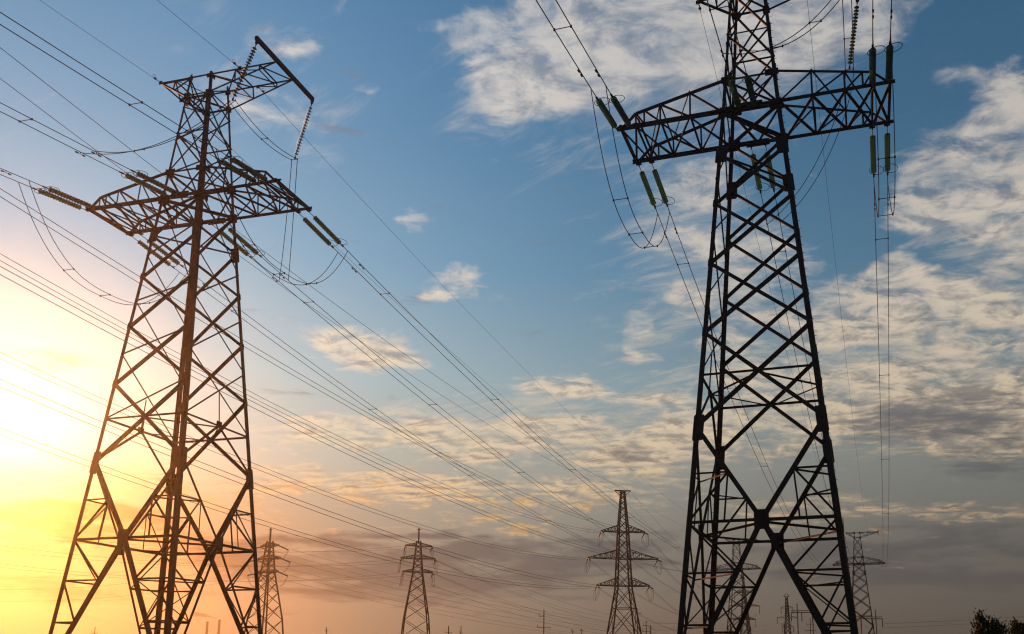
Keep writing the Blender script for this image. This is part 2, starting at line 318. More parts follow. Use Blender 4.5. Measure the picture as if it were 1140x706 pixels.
def make_pylon():
    root = empty('lattice_pylon')
    secs = [(-.3, Z['n'], .27), (Z['n'], Z['g'], .26), (Z['g'], Z['z3'], .25), (Z['z3'], Z['z2'], .235), (Z['z2'], Z['z1'], .22), (Z['z1'], Z['c'], .205), (Z['c'], Z['u'], .18), (Z['u'], Z['tt'] + .05, .15)]
    for sx in (-1, 1):
        for sy in (-1, 1):
            m = MB()
            for (a, b, s_) in secs:
                p, q = LP(sx, sy, a), LP(sx, sy, b + .25); d = (q - p).normalized(); t = s_ * .11
                ax = Vector((-sx, 0, 0)); ay = Vector((0, -sy, 0))
                ax = (ax - d * ax.dot(d)).normalized(); ay = (ay - d * ay.dot(d)).normalized()
                o = (s_ - .15) * .45      # heavier sections stand slightly proud
                prof = [(-o, -o), (s_ - o, -o), (s_ - o, t - o), (t - o, t - o), (t - o, s_ - o), (-o, s_ - o)]
                m.poly(p, q, prof, ax, ay)
            # step bolts
            z = 3.
            while z < 38:
                p = LP(sx, sy, z)
                if sx * sy < 0: m.rod(p, p + Vector((sx * .16, 0, 0)), .012, 5)
                z += .45
            leg = m.build('leg', STEEL, root)
            def gus(z, nx, hx, hz, faces=('x', 'y')):
                p = LP(sx, sy, z); d = (LP(sx, sy, z + 1) - LP(sx, sy, z)).normalized(); q = MB()
                if 'y' in faces: q.plate(p + Vector((-sx * hx * .55, sy * .055, 0)), Vector((hx, 0, 0)), d * hz, (0, 1, 0), .024)
                if 'x' in faces: q.plate(p + Vector((sx * .055, -sy * hx * .55, 0)), Vector((0, hx, 0)), d * hz, (1, 0, 0), .024)
                q.build('gusset_plate', STEEL, leg)
            gus(Z['g'] - .1, 0, .26, .66); gus(Z['k'], 0, .3, .5, ('y',)); gus(Z['c'] - .05, 0, .34, .3); gus(Z['u'], 0, .36, .2)
            gus(Z['bt'], 0, .2, .2); gus(Z['tt'] - .08, 0, .2, .16)
            for z in (Z['z1'], Z['z2'], Z['z3']): gus(z, 0, .14, .2, ('y',))
            f = MB(); f.box(LP(sx, sy, -1.6), LP(sx, sy, .28), .95, .95, (1, 0, 0)); f.box(LP(sx, sy, .28), LP(sx, sy, .42), .6, .6, (1, 0, 0)); f.build('foundation', CONC, leg)
    hs = [Z['c'], (Z['k'] + Z['z1']) / 2, (Z['z1'] + Z['z2']) / 2, (Z['z2'] + Z['z3']) / 2, 16.35]
    zm, za, zb, zft = (Z['g'] + Z['n']) / 2, 6.55, 4.17, .55
    for fn, (A, B, nr) in FACES.items():
        big = fn in ('near', 'far'); m = MB()
        lv = [Z['c'], Z['k'], Z['z1'], Z['z2'], Z['z3'], Z['g']] if big else hs
        for i in range(len(lv) - 1):
            s_ = (.15 + .012 * i) if big else .10
            m.angle(LP(*A, lv[i]), LP(*B, lv[i + 1]), s_, nr, off=.05); m.angle(LP(*B, lv[i]), LP(*A, lv[i + 1]), s_, nr, off=-.03)
        zx = hs[-1]; m.angle(LP(*A, zx), LP(*B, zx), .12, nr, off=.015)
        mid = lerp(LP(*A, zx), LP(*B, zx), .5)
        if not big:
            a2, b2 = LP(*A, Z['g']), LP(*B, Z['g'])
            m.angle(mid, a2, .17, nr, off=.045); m.angle(mid, b2, .17, nr, off=.03)
            top = lerp(LP(*A, (hs[-2] + hs[-1]) / 2), LP(*B, (hs[-2] + hs[-1]) / 2), .5); m.angle(top, mid, .09, nr, off=.08)
            m.plate(mid + nr * .07 + Vector((0, 0, .05)), (nr.cross(Vector((0, 0, 1)))) * .26, Vector((0, 0, .22)), nr)
        # portal base
        Nn = lerp(LP(*A, Z['n']), LP(*B, Z['n']), .5); side = nr.cross(Vector((0, 0, 1)))
        for P_ in (A, B):
            g0, n0, f0 = LP(*P_, Z['g']), LP(*P_, Z['n']), LP(*P_, zft)
            # double angles
            m.angle(g0, Nn, .22 if big else .17, nr, off=.055); m.angle(Nn, f0, .23 if big else .18, nr, off=.055)
            m.angle(n0, Nn, .15, nr, off=.012)
            vm = lerp(g0, Nn, .5); lm = LP(*P_, zm)
            m.angle(lm, vm, .09, nr, off=-.02); m.angle(vm, n0, .10, nr, off=.03)
            m.angle(vm, lerp(n0, Nn, .5), .08, nr, off=.07)
            ta = (Z['n'] - za) / (Z['n'] - zft); tb = (Z['n'] - zb) / (Z['n'] - zft)
            pa, pb = lerp(Nn, f0, ta), lerp(Nn, f0, tb)
            m.angle(LP(*P_, za), pa, .10, nr, off=.01); m.angle(n0, pa, .10, nr, off=.035)
            m.angle(LP(*P_, zb), pb, .10, nr, off=.01); m.angle(LP(*P_, za), pb, .09, nr, off=.035)
        part = m.build('face_bracing', STEEL, root)
        q = MB(); q.plate(Nn + nr * .09, side * .34, Vector((0, 0, .46)), nr, .03); q.build('node_plate', STEEL, part)
        # upper body
        m = MB(); zmid = (Z['u'] + Z['bt']) / 2
        lv = [Z['u'], zmid, Z['bt']] if big else [Z['c'], (Z['c'] + Z['u']) / 2 + .9, (Z['u'] + zmid) / 2 + 1.0, (zmid + Z['bt']) / 2 + .6, Z['bt']]
        for i in range(len(lv) - 1):
            s_ = .11 if big else .08
            m.angle(LP(*A, lv[i]), LP(*B, lv[i + 1]), s_, nr, off=.04); m.angle(LP(*B, lv[i]), LP(*A, lv[i + 1]), s_, nr, off=-.03)
        for z, s_ in ((Z['u'], .12), (zmid, .08), (Z['bt'], .1)): m.angle(LP(*A, z), LP(*B, z), s_, nr, off=.01)
        if big:
            cm = Vector((0, nr.y * (YC), Z['c']))
            m.angle(cm, LP(*A, Z['u']), .13, nr, off=.03); m.angle(cm, LP(*B, Z['u']), .13, nr, off=.045)
        else:
            m.angle(LP(*A, Z['bt']), LP(*B, Z['tt']), .08, nr, off=.035)
        m.build('upper_bracing', STEEL, root)
    # plan bracing inside the body
    m = MB(); up = Vector((0, 0, 1))
    ns = [lerp(LP(*A, Z['n']), LP(*B, Z['n']), .5) for (A, B, nr) in (FACES['near'], FACES['right'], FACES['far'], FACES['left'])]
    for i in range(4): m.angle(ns[i], ns[(i + 1) % 4], .13, up, off=-.05 - .03 * (i % 2))
    m.build('plan_bracing', STEEL, root)
    for z, s_ in ((Z['c'], .2), (Z['k'], .1), (Z['u'], .1), (Z['bt'], .09)):
        m = MB(); m.angle(LP(-1, -1, z), LP(1, 1, z), s_, up, off=.05); m.angle(LP(1, -1, z), LP(-1, 1, z), s_, up, off=-.04); m.build('plan_bracing', STEEL, root)
    ms = [lerp(LP(*A, 16.35), LP(*B, 16.35), .5) for (A, B, nr) in (FACES['near'], FACES['right'], FACES['far'], FACES['left'])]
    m = MB()
    for i in range(4): m.angle(ms[i], ms[(i + 1) % 4], .09, up, off=-.05 - .03 * (i % 2))
    m.build('plan_bracing', STEEL, root)
    for sx in (-1, 1):
        for sy in (-1, 1):
            NX, NYp = Vector((0, sy * hw(Z['n']) * KY, Z['n'])), Vector((sx * hw(Z['n']), 0, Z['n']))
            g0, f0 = LP(sx, sy, Z['g']), LP(sx, sy, zft)
            m = MB(); m.angle(lerp(g0, NX, .5), lerp(g0, NYp, .5), .09, up, off=-.03); m.build('corner_strut', STEEL, root); m = MB()
            for z in (za, zb):
                t = (Z['n'] - z) / (Z['n'] - zft); m.angle(lerp(NX, f0, t), lerp(NYp, f0, t), .09, up, off=-.03)
            t = (Z['n'] - za) / (Z['n'] - zft); m.angle(lerp(NX, f0, t), lerp(NYp, f0, (Z['n'] - zb) / (Z['n'] - zft)), .08, up, off=.06)
            m.build('foot_bracing', STEEL, root)
    # lower crossarms
    xs_ = hw(Z['c']); pan = [xs_, xs_ + (CU - xs_) * .36, xs_ + (CU - xs_) * .71, xs_ + (CU - xs_) * .90, CU]
    zu = lambda x: Z['u'] + (ZUE - Z['u']) * (x - xs_) / (CU - xs_)
    for sx in (-1, 1):
        m = MB()
        for sy in (-1, 1):
            nr = Vector((0, sy, 0)); lo = lambda x: Vector((sx * x, sy * YC, Z['c'])); hi = lambda x: Vector((sx * x, sy * lerp(hw(Z['u']) * KY + .06, YC, (x - xs_) / (CU - xs_)), zu(x)))
            m.angle(lo(0.03), lo(CL + .25), .21, nr, off=.02); m.box(lo(xs_ - .8), lo(xs_ + .8), .2, .06, nr)
            m.angle(Vector((sx * hw(Z['u']), sy * (hw(Z['u']) * KY + .06), Z['u'])), hi(CU), .14, nr, off=.02); m.angle(hi(CU), lo(CL - .1), .13, nr, off=.04)
            for x in pan[1:]: m.angle(lo(x), hi(x), .10, nr, off=.055)
            for a, b in zip(pan, pan[1:]): m.angle(lo(a), hi(b), .10, nr, off=-.04)
            for x in (6.15, 6.92): m.plate(lo(x) + Vector((0, sy * .12, -.05)), Vector((.16, 0, 0)), Vector((0, .17, 0)), (0, 0, 1), .04)
        for i, (a, b) in enumerate(zip(pan[:-2] + [pan[-1]], pan[1:-2] + [pan[-1], CL])):
            m.angle((sx * a, -YC, Z['c']), (sx * b, YC, Z['c']), .12, up, off=.03); m.angle((sx * a, YC, Z['c']), (sx * b, -YC, Z['c']), .12, up, off=-.06)
        for x in (pan[1], pan[2], CU): m.angle((sx * x, -YC, Z['c']), (sx * x, YC, Z['c']), .10, up, off=.09)
        m.box((sx * CL, -YC - .2, Z['c'] - .02), (sx * CL, YC + .2, Z['c'] - .02), .2, .14, up)
        for a, b in ((pan[1], pan[2]), (pan[2], CU)):
            m.angle((sx * a, -YC, zu(a)), (sx * b, YC, zu(b)), .07, up, off=.03)
        m.angle((sx * CU, -YC, ZUE), (sx * CU, YC, ZUE), .1, up); m.angle((sx * pan[2], -YC, zu(pan[2])), (sx * pan[2], YC, zu(pan[2])), .07, up)
        m.build('crossarm', STEEL, root)
    for sy in (-1, 1):
        m = MB()
        for x in (-.4, .4): m.plate((x, sy * (YC + .08), Z['c'] - .04), (.2, 0, 0), (0, .17, 0), (0, 0, 1), .05)
        m.plate((0, sy * (YC + .05), Z['c'] + .02), (.65, 0, 0), (0, 0, .2), (0, 1, 0), .03)
        m.build('anchor_plate', STEEL, root)
    # earth-wire arms at the top
    for sx, end in ((-1, ARM_L), (1, ARM_R)):
        m = MB(); a0, b0 = hw(Z['tt']), hw(Z['bt'])
        fr = (.38, .75) if sx > 0 else (.5,)
        for sy in (-1, 1):
            nr = Vector((0, sy, 0)); tip = Vector((sx * end, sy * YT, Z['tt'])); hi0 = Vector((sx * a0, sy * YT, Z['tt'])); lo0 = LP(sx, sy, Z['bt'])
            m.angle(hi0, tip, .12, nr, off=.04); m.angle(lo0, tip, .12, nr, off=.05)
            if sx > 0: m.angle(Vector((-a0, sy * YT, Z['tt'])), hi0, .12, nr, off=.05)
            for f_ in fr: m.angle(lerp(hi0, tip, f_), lerp(lo0, tip, f_), .07, nr, off=.07)
            m.angle(hi0, lerp(lo0, tip, fr[0]), .07, nr, off=-.03)
            if sx > 0: m.angle(lerp(hi0, tip, fr[0]), lerp(lo0, tip, fr[1]), .07, nr, off=-.03)
        for f_ in fr + (1,):
            x = sx * lerp(a0, end, f_); m.angle((x, -YT, Z['tt']), (x, YT, Z['tt']), .08, up, off=.02)
            if f_ < 1:
                zz = lerp(Z['bt'], Z['tt'], f_); m.angle((x, -YT, zz), (x, YT, zz), .06, up)
        pr = [a0] + [lerp(a0, end, f_) for f_ in fr] + [end]
        for a, b in zip(pr, pr[1:]): m.angle((sx * a, -YT, Z['tt']), (sx * b, YT, Z['tt']), .07, up, off=-.04)
        m.angle((sx * a0, YT, Z['tt']), (sx * pr[1], -YT, Z['tt']), .07, up, off=.06)
        for sy in (-1, 1): m.plate((sx * 3.05, sy * (YT + .1), Z['tt']), (.12, 0, 0), (0, 0, .12), (0, 1, 0), .04)
        m.build('top_arm', STEEL, root)
    m = MB(); m.box((ARM_R + .1, -BAR, Z['tt'] + .03), (ARM_R + .1, BAR, Z['tt'] + .03), .26, .2, up)
    for sy in (-1, 1): m.plate((ARM_R + .1, sy * (BAR - .1), Z['tt'] - .18), (.1, 0, 0), (0, 0, .16), (0, 1, 0), .05)
    m.build('jumper_beam', STEEL, root)
    return root

PYL = {'a': ((-25.329, 56.348, .147), -14.874), 'b': ((9.262, 45.764, -.497), -16.815), 'c': ((78.985, 266.203, .163), -17.256), 'a2': ((46.274, 280.19, .187), -17.287)}
proto = make_pylon()
PG = 'single circuit anchor pylons'
PLAB = {'a': 'tall lattice pylon in the left foreground against the glowing sunset',
        'b': 'dark tall lattice pylon in the right foreground, its peak out of view',
        'c': 'far lattice pylon with a top side arm, just right of near right pylon\'s leg',
        'a2': 'far lattice pylon seen through the open legs of the near right pylon'}
ROOT = {}
for i, k in enumerate(('b', 'a', 'c', 'a2')):
    o = proto if i == 0 else copy_tree(proto)
    o.location = PYL[k][0]; o.rotation_euler = (0, 0, R(PYL[k][1])); tag(o, PLAB[k], 'pylon', PG); ROOT[k] = o
def TW(k, p):
    (x, y, z), yaw = PYL[k]; c, s_ = math.cos(R(yaw)), math.sin(R(yaw)); return Vector((c * p[0] - s_ * p[1] + x, s_ * p[0] + c * p[1] + y, p[2] + z))

# ------------------------------------------------------------------ insulator strings
def make_string(link, nd, tail, ring, pitch=.21, r=.165):
    root = empty('insulator_string')
    m = MB(); m.rod((0, 0, 0), (0, 0, -link), .022, 6); m.box((0, 0, -.02), (0, 0, -.16), .08, .03); m.box((0, 0, -link + .02), (0, 0, -link - .12), .09, .04); L = link + nd * pitch
    for i in range(nd): m.lathe([(.0, -link - i * pitch + .005), (.05, -link - i * pitch), (.05, -link - i * pitch - .055), (.02, -link - i * pitch - .06), (.02, -link - (i + 1) * pitch)], 8)
    m.rod((0, 0, -L), (0, 0, -L - tail), .03, 6); m.box((0, 0, -L - tail * .3), (0, 0, -L - tail * .85), .1, .06)
    m.build('fittings', IRON, root)
    g_ = MB()
    for i in range(nd):
        z = -link - i * pitch - .05
        g_.lathe([(.045, z + .012), (r * .6, z), (r, z - .028), (r * .99, z - .04), (r * .7, z - .03), (r * .5, z - .05), (.045, z - .04)], 14)
    g_.build('glass_discs', GLASS, root)
    if ring:
        q = MB()
        q.torus((.16, .04, -L + .1), .40, .016, (.12, 1, 0), 26, 5); q.rod((0, 0, -L - .12), (.16, .04, -L - .3), .014, 5)
        q.build('grading_ring', ALU, root)
    return root
S_TENS = make_string(.75, 15, .5, True); S_NEAR = make_string(.45, 15, .5, True); S_HANG = make_string(.3, 17, .28, False, .21, .15)
SLEN = {'t': .75 + 15 * .21 + .5, 'n': .45 + 15 * .21 + .5, 'h': .3 + 17 * .21 + .28}
used = set()
def place_string(kind, p, direction, label, group, side=None):
    pr = {'t': S_TENS, 'n': S_NEAR, 'h': S_HANG}[kind]
    o = pr if kind not in used else copy_tree(pr); used.add(kind)
    o.name = 'insulator_string'
    z = -Vector(direction).normalized(); x = Vector(side) if side is not None else Vector((1, 0, 0)); x = (x - z * x.dot(z)).normalized(); y = z.cross(x)
    o.rotation_mode = 'XYZ'; o.rotation_euler = Matrix((x, y, z)).transposed().to_euler(); o.location = p
    tag(o, label, 'insulator string', group)
    return Vector(p) - z * SLEN[kind]

# ------------------------------------------------------------------ conductors
def wire(pts, r, parent, name='conductor', m=None, n=6):
    mb = MB(); mb.tube(pts, r, n); return mb.build(name, m or ALU, parent)
def spacer(p, q, parent, r=.02):
    mb = MB(); p = Vector(p); q = Vector(q); mb.rod(p, q, r, 5)
    for c in (p, q): mb.rod(c - Vector((0, 0, .06)), c + Vector((0, 0, .05)), r * 2.2, 6)
    mb.build('spacer', ALU, parent)
def damper(p, t, parent):
    mb = MB(); p = Vector(p); t = Vector(t).normalized(); c = p - Vector((0, 0, .12)); mb.rod(p, c, .02, 5)
    mb.rod(c - t * .25, c + t * .25, .012, 5); mb.rod(c - t * .32, c - t * .14, .045, 7); mb.rod(c + t * .14, c + t * .32, .045, 7)
    mb.build('vibration_damper', IRON, parent)
def sagline(P, Q, sag, n=48, dens=1.7):
    out = []
    for i in range(n + 1):
        s_ = (i / n) ** dens if dens != 1 else i / n
        p = lerp(P, Q, s_); out.append(p - Vector((0, 0, 4 * sag * s_ * (1 - s_))))
    return out
POS = {'L': 'left end', 'M': 'middle', 'R': 'right end'}
SIDE = {'L': 'left', 'M': 'middle', 'R': 'right'}
XP = {'L': (-6.92, -6.15), 'M': (-.4, .4), 'R': (6.15, 6.92)}
WHO = {'a': 'left near pylon', 'b': 'right near pylon'}
NEAR = {('a', 'R'): (-.0454, .1165, -.3), ('a', 'M'): (-.0943, .096, -.2), ('a', 'L'): (-.0653, .1285, -.19), ('b', 'L'): (-.006, .1485, -.3), ('b', 'M'): (.0077, .201, -.15), ('b', 'R'): (-.0076, .1246, 0.)}
FARS = {'a': 7.4, 'b': 8.2}
ends = {}
for t, t2 in (('a', 'a2'), ('b', 'c')):
    xdir = TW(t, (1, 0, 0)) - TW(t, (0, 0, 0))
    for ph in 'LMR':
        phi, k, ddx = NEAR[t, ph]
        for side in 'nf':
            sg = -1 if side == 'n' else 1
            b = empty('conductor_bundle'); paths = []
            for j, x in enumerate(XP[ph]):
                x = x + (ddx if side == 'n' else 0)
                A0 = TW(t, (x, sg * (YC + .1), Z['c'] - .12))
                if side == 'n':
                    S_ = 235.; far = [TW(t, (x + phi * s_, -(YC + .1) - s_, Z['c'] - .12 - k * s_ + k / S_ * s_ * s_)) for s_ in (0, 1)]
                    d = (far[1] - far[0]).normalized()
                else:
                    A1 = TW(t2, (x, -(YC + .1) - 4.2, Z['c'] - .7)); sag = FARS[t]
                    ln = (A1 - A0).length; d = ((A1 - A0) / ln - Vector((0, 0, 4 * sag / ln))).normalized()
                E0 = place_string('n' if side == 'n' else 't', A0, d, f"{'upper' if side == 'n' else 'lower'} glass string, {'left' if j == 0 else 'right'} of its pair, {POS[ph]} of {WHO[t]}'s crossarm", 'glass tension insulator strings', xdir)
                if side == 'n':
                    pts = []
                    for i in range(61):
                        s_ = 232 * (i / 60) ** 1.9
                        s2 = (E0 - A0).length * .985 + s_; pts.append(TW(t, (x + phi * s2, -(YC + .1) - s2, Z['c'] - .12 - k * s2 + k / S_ * s2 * s2)))
                    pts[0] = E0
                else:
                    pts = sagline(E0, A1, FARS[t], 60)
                paths.append(pts); wire(pts, .024, b)
            ends[t, ph, side] = paths
            def along(P, dist):
                acc = 0
                for p, q in zip(P, P[1:]):
                    l = (q - p).length
                    if acc + l >= dist: return lerp(p, q, (dist - acc) / l), (q - p)
                    acc += l
                return P[-1], P[-1] - P[-2]
            for dist in (6.5, 28., 52., 80., 112., 150., 190.):
                p, _ = along(paths[0], dist); q, _ = along(paths[1], dist); spacer(p, q, b)
            for P in paths:
                p, tt = along(P, 2.4 + .3 * (P is paths[0])); damper(p, tt, b)
            where = {'n': 'rising to the top edge' if t == 'b' else 'rising to the left edge', 'f': 'descending to a far pylon'}[side]
            tag(b, f"twin wires from {POS[ph]} of {WHO[t]}'s crossarm, {where}", 'power line', 'twin conductors of the single circuit lines')
    # jumper loops under the crossarm ends
    for ph in 'LR':
        b = empty('jumper_loop'); pp = []
        for j in (0, 1):
            P, Q = along(ends[t, ph, 'n'][j], .9)[0], along(ends[t, ph, 'f'][j], .5)[0]; drop = 4.6; pts = []
            for i in range(33):
                s_ = i / 32; h = 1 - abs(2 * s_ - 1) ** 2.6; pts.append(lerp(P, Q, s_) - Vector((0, 0, drop * h)))
            wire(pts, .022, b); pp.append(pts)
        for i in (9, 16, 24): spacer(pp[0][i], pp[1][i], b)
        tag(b, f"slack pair of jumper wires looping under {POS[ph]} of {WHO[t]}'s crossarm", 'jumper wires', 'jumper wires of the foreground pylons')
    # middle phase: led round the body over the strings hanging from the top beam
    hb = []
    for sy in (-1, 1):
        top = TW(t, (ARM_R + .1, sy * (BAR - .1), Z['tt'] - .3)); bot = TW(t, (ARM_R - (1.15 if t == 'a' else .55), sy * (BAR + .15), Z['tt'] - 4.25))
        hb.append(place_string('h', top, bot - top, f"hanging insulator string at {'upper' if sy < 0 else 'lower'} end of {WHO[t]}'s top beam", 'hanging jumper insulator strings', xdir))
    b = empty('jumper_loop'); pp = []
    for j, dxx in enumerate((-.22, .22)):
        o_ = xdir * dxx; P = along(ends[t, 'M', 'n'][j], 2.6 if t == 'a' else 2.5)[0]
        H1, H2 = hb[0] + o_, hb[1] + o_; F = along(ends[t, 'M', 'f'][j], 3.2)[0]
        pts = sagline(P, H1, 1.2, 20, 1) + sagline(H1, H2, .5, 12, 1)[1:]
        dn = []
        for i in range(1, 25):
            s_ = i / 24; q = lerp(H2, F, s_ ** 1.6); q.z = H2.z + (F.z - H2.z) * (s_ ** .8) - 1.2 * math.sin(math.pi * s_) * s_; dn.append(q)
        pts += dn; wire(pts, .022, b); pp.append(pts)
    for i in (7, 14, 20, 26, 32): spacer(pp[0][i], pp[1][i], b, .018)
    tag(b, f"jumper wires slung from the top beam of {WHO[t]} round its right side", 'jumper wires', 'jumper wires of the foreground pylons')
    # earth wires
    for nm, x in (('left', -ARM_L - .02), ('right', 3.05)):
        for side in 'nf':
            sg = -1 if side == 'n' else 1; P = TW(t, (x, sg * (YT + .12), Z['tt']))
            b = empty('earth_wire')
            if side == 'n':
                k, phi = (.15, 0.) if t == 'b' else (.089 if x < 0 else .061, -.065); pts = [TW(t, (x + phi * s_, -(YT + .12) - s_, Z['tt'] - k * s_ + k / 235 * s_ * s_)) for s_ in [235 * (i / 60) ** 1.9 for i in range(61)]]
            else: pts = sagline(P, TW(t2, (x, -(YT + .12), Z['tt'])), 6.5, 60)
            wire(pts, .012, b)
            q = MB(); d = (pts[2] - pts[0]).normalized(); q.rod(P, P + d * .5, .03, 6); q.lathe([(0.02, .1), (.09, .06), (.1, 0), (.02, -.03)], 10, P + d * .5); q.torus(P + d * .55 + Vector((0, 0, .1)), .16, .012, xdir, 14, 4)
            q.build('clamp', IRON, b)
            tag(b, f"thin earth wire from {nm} of {WHO[t]}'s top arm, {'rising to the upper edge' if side == 'n' else 'falling to a far pylon'}", 'earth wire', 'earth wires of the single circuit lines')

# ------------------------------------------------------------------ three tier pylons
def tier_pylon(name, prof, arms, top, bay, leg_r, lat_r, hang):
    """prof: (z, half width) from the ground up; arms: (z, half length, depth)"""
    root = empty(name)
    def w_(z):
        for (a, wa), (b, wb) in zip(prof, prof[1:]):
            if z <= b: return wa + (wb - wa) * (z - a) / (b - a)
        return prof[-1][1]
    P = lambda sx, sy, z: Vector((sx * w_(z), sy * w_(z), z))
    for sx in (-1, 1):
        for sy in (-1, 1):
            m = MB(); zs = [p[0] for p in prof]; zs[0] = -.5
            for a, b in zip(zs, zs[1:]): m.box(P(sx, sy, max(a, 0)) if a >= 0 else P(sx, sy, 0) + Vector((0, 0, a)), P(sx, sy, b), leg_r * 2, leg_r * 2, (1, 0, 0))
            m.build('leg', STEEL_FAR, root)
    zs = [0.]; 
    while zs[-1] < prof[-1][0] - .8:
        zs.append(zs[-1] + max(1.1, bay * 2 * w_(zs[-1])))
    k = prof[-1][0] / zs[-1]; zs = [z * k for z in zs]
    for (A, B, nr) in FACES.values():
        m = MB()
        for i, (a, b) in enumerate(zip(zs, zs[1:])):
            if i == 0:
                mid = lerp(P(*A, b), P(*B, b), .5); m.box(P(*A, a), mid, lat_r * 2); m.box(P(*B, a), mid, lat_r * 2); m.box(P(*A, b), P(*B, b), lat_r * 2.4)
                for Q in (A, B): m.box(lerp(P(*Q, a), mid, .5), P(*Q, lerp(a, b, .5)), lat_r * 1.5); m.box(lerp(P(*Q, a), mid, .5), P(*Q, b), lat_r * 1.5)
            else:
                m.box(P(*A, a) + nr * .03, P(*B, b) + nr * .03, lat_r * 2); m.box(P(*B, a) - nr * .03, P(*A, b) - nr * .03, lat_r * 2)
                if i == 2: m.box(P(*A, a), P(*B, a), lat_r * 2.4)
        m.build('lattice', STEEL_FAR, root)
    for (z, hl, dp) in arms:
        for sx in (-1, 1):
            m = MB(); nb = 5
            for sy in (-1, 1):
                lo0, tip, hi0 = P(sx, sy, z), Vector((sx * hl, sy * .12, z)), P(sx, sy, z + dp)
                m.box(lo0, tip, lat_r * 2.6); m.box(hi0, tip + Vector((0, 0, .15)), lat_r * 2.2)
                for i in range(1, nb): m.box(lerp(lo0, tip, i / nb), lerp(hi0, tip, i / nb), lat_r * 1.5); m.box(lerp(lo0, tip, (i - 1) / nb), lerp(hi0, tip, i / nb), lat_r * 1.5)
            for i in range(1, nb): m.box(lerp(P(sx, -1, z), Vector((sx * hl, -.1, z)), i / nb), lerp(P(sx, 1, z), Vector((sx * hl, .1, z)), i / nb), lat_r * 1.4)
            m.build('crossarm', STEEL_FAR, root)
        m = MB()
        for sy in (-1, 1): m.box(P(-1, sy, z), P(1, sy, z), lat_r * 2.8)
        for sx in (-1, 1): m.box(P(sx, -1, z), P(sx, 1, z), lat_r * 2.6)
        m.build('arm_frame', STEEL_FAR, root)
    zt = prof[-1][0]; m = MB()
    if top[0] == 'bar':
        hl = top[1]
        for sy in (-.25, .25): m.box((-hl, sy, zt + .05), (hl, sy, zt + .05), .2, .16)
        for sx in (-1, 1): m.box((sx * hl, 0, zt), (sx * prof[-1][1], 0, zt - 1.4), .14); m.box((sx * hl * .6, -.2, zt), (sx * prof[-1][1], .2, zt - .8), .1)
    else:
        m.box((0, 0, zt - .3), (0, 0, zt + top[1]), .35); m.box((-.6, 0, zt + top[1] * .9), (.6, 0, zt + top[1] * .9), .12)
    m.build('peak', STEEL_FAR, root)
    for (z, hl, dp) in arms:
        for sx in (-1, 1):
            tip = Vector((sx * (hl - .1), 0, z - .1))
            if hang == 'suspension':
                m = MB(); m.rod(tip, tip - Vector((0, 0, 3.4)), .13, 6); m.build('insulator', IRON, root)
            else:
                for sg in (-1, 1):
                    m = MB(); m.rod(tip, tip + Vector((0, sg * 3.2, -.8)), .16, 6); m.build('insulator', IRON, root)
                m = MB(); a, b = tip + Vector((0, -3.2, -.8)), tip + Vector((0, 3.2, -.8))
                for o_ in (-.2, .2): m.tube([lerp(a, b, i / 14) + Vector((o_ + .5 * sx * math.sin(math.pi * i / 14), 0, -2.9 * (1 - abs(2 * i / 14 - 1) ** 2.3))) for i in range(15)], .035, 5)
                m.build('jumper', ALU, root)
    return root
def put_at(o, loc, rz): o.location = loc; o.rotation_euler = (0, 0, rz)
TG = 'three tier double circuit pylons'
DZ = [36.3, 29.4, 22.5]; DA = [5.8, 9.0, 6.9]
Dp = Vector((9.997, 235.718, 0)); DYAW = .18
big = tier_pylon('three_tier_pylon', [(0, 5.0), (10.5, 3.55), (21.5, 1.85), (37.5, 1.15), (47, .42)], [(36.3, 5.8, 1.7), (29.4, 9.2, 2.2), (22.5, 6.9, 2.0)], ('bar', 2.1), .95, .17, .075, 'tension')
put_at(big, Dp, DYAW); tag(big, 'three tier pylon with a short flat top bar, left of the near right pylon', 'pylon', TG)
mid = tier_pylon('three_tier_pylon', [(0, 4.2), (14.5, 3.0), (26, 1.25), (34.5, .5)], [(33.2, 3.5, .8), (29.9, 4.5, .9), (26.4, 3.9, .8)], ('spike', 3.4), .62, .15, .06, 'tension')
Ep = at(461, 240); Ep.z = 0; put_at(mid, Ep, .25)
tag(mid, 'three tier pylon with a pointed spike top, alone in the distance left of centre', 'pylon', TG)
gy = copy_tree(mid); Gp = at(291, 240); Gp.z = 0; put_at(gy, Gp, -.55)
tag(gy, 'three tier pylon with a spike top, behind left pylon\'s foot', 'pylon', TG)
d2 = tier_pylon('three_tier_pylon', [(0, 3.6), (24, 1.5), (42, .5)], [(38.5, 4.6, 1.3), (32, 7.4, 1.5), (25.5, 5.4, 1.3)], ('spike', 2.5), .95, .18, .085, 'suspension')
D2p = at(831, 455); D2p.z = 0; put_at(d2, D2p, .0)
tag(d2, 'faint three tier pylon with hanging strings, seen through the near right pylon\'s legs', 'pylon', TG)

def span(P, Q, sag, r, label, cat, group, twin=0., off=Vector((1, 0, 0)), n=40, name='conductor_bundle'):
    b = empty(name)
    for o_ in ((-twin / 2, twin / 2) if twin else (0,)):
        wire(sagline(P + off * o_, Q + off * o_, sag, n, 1), r, b, n=5)
    tag(b, label, cat, group); return b
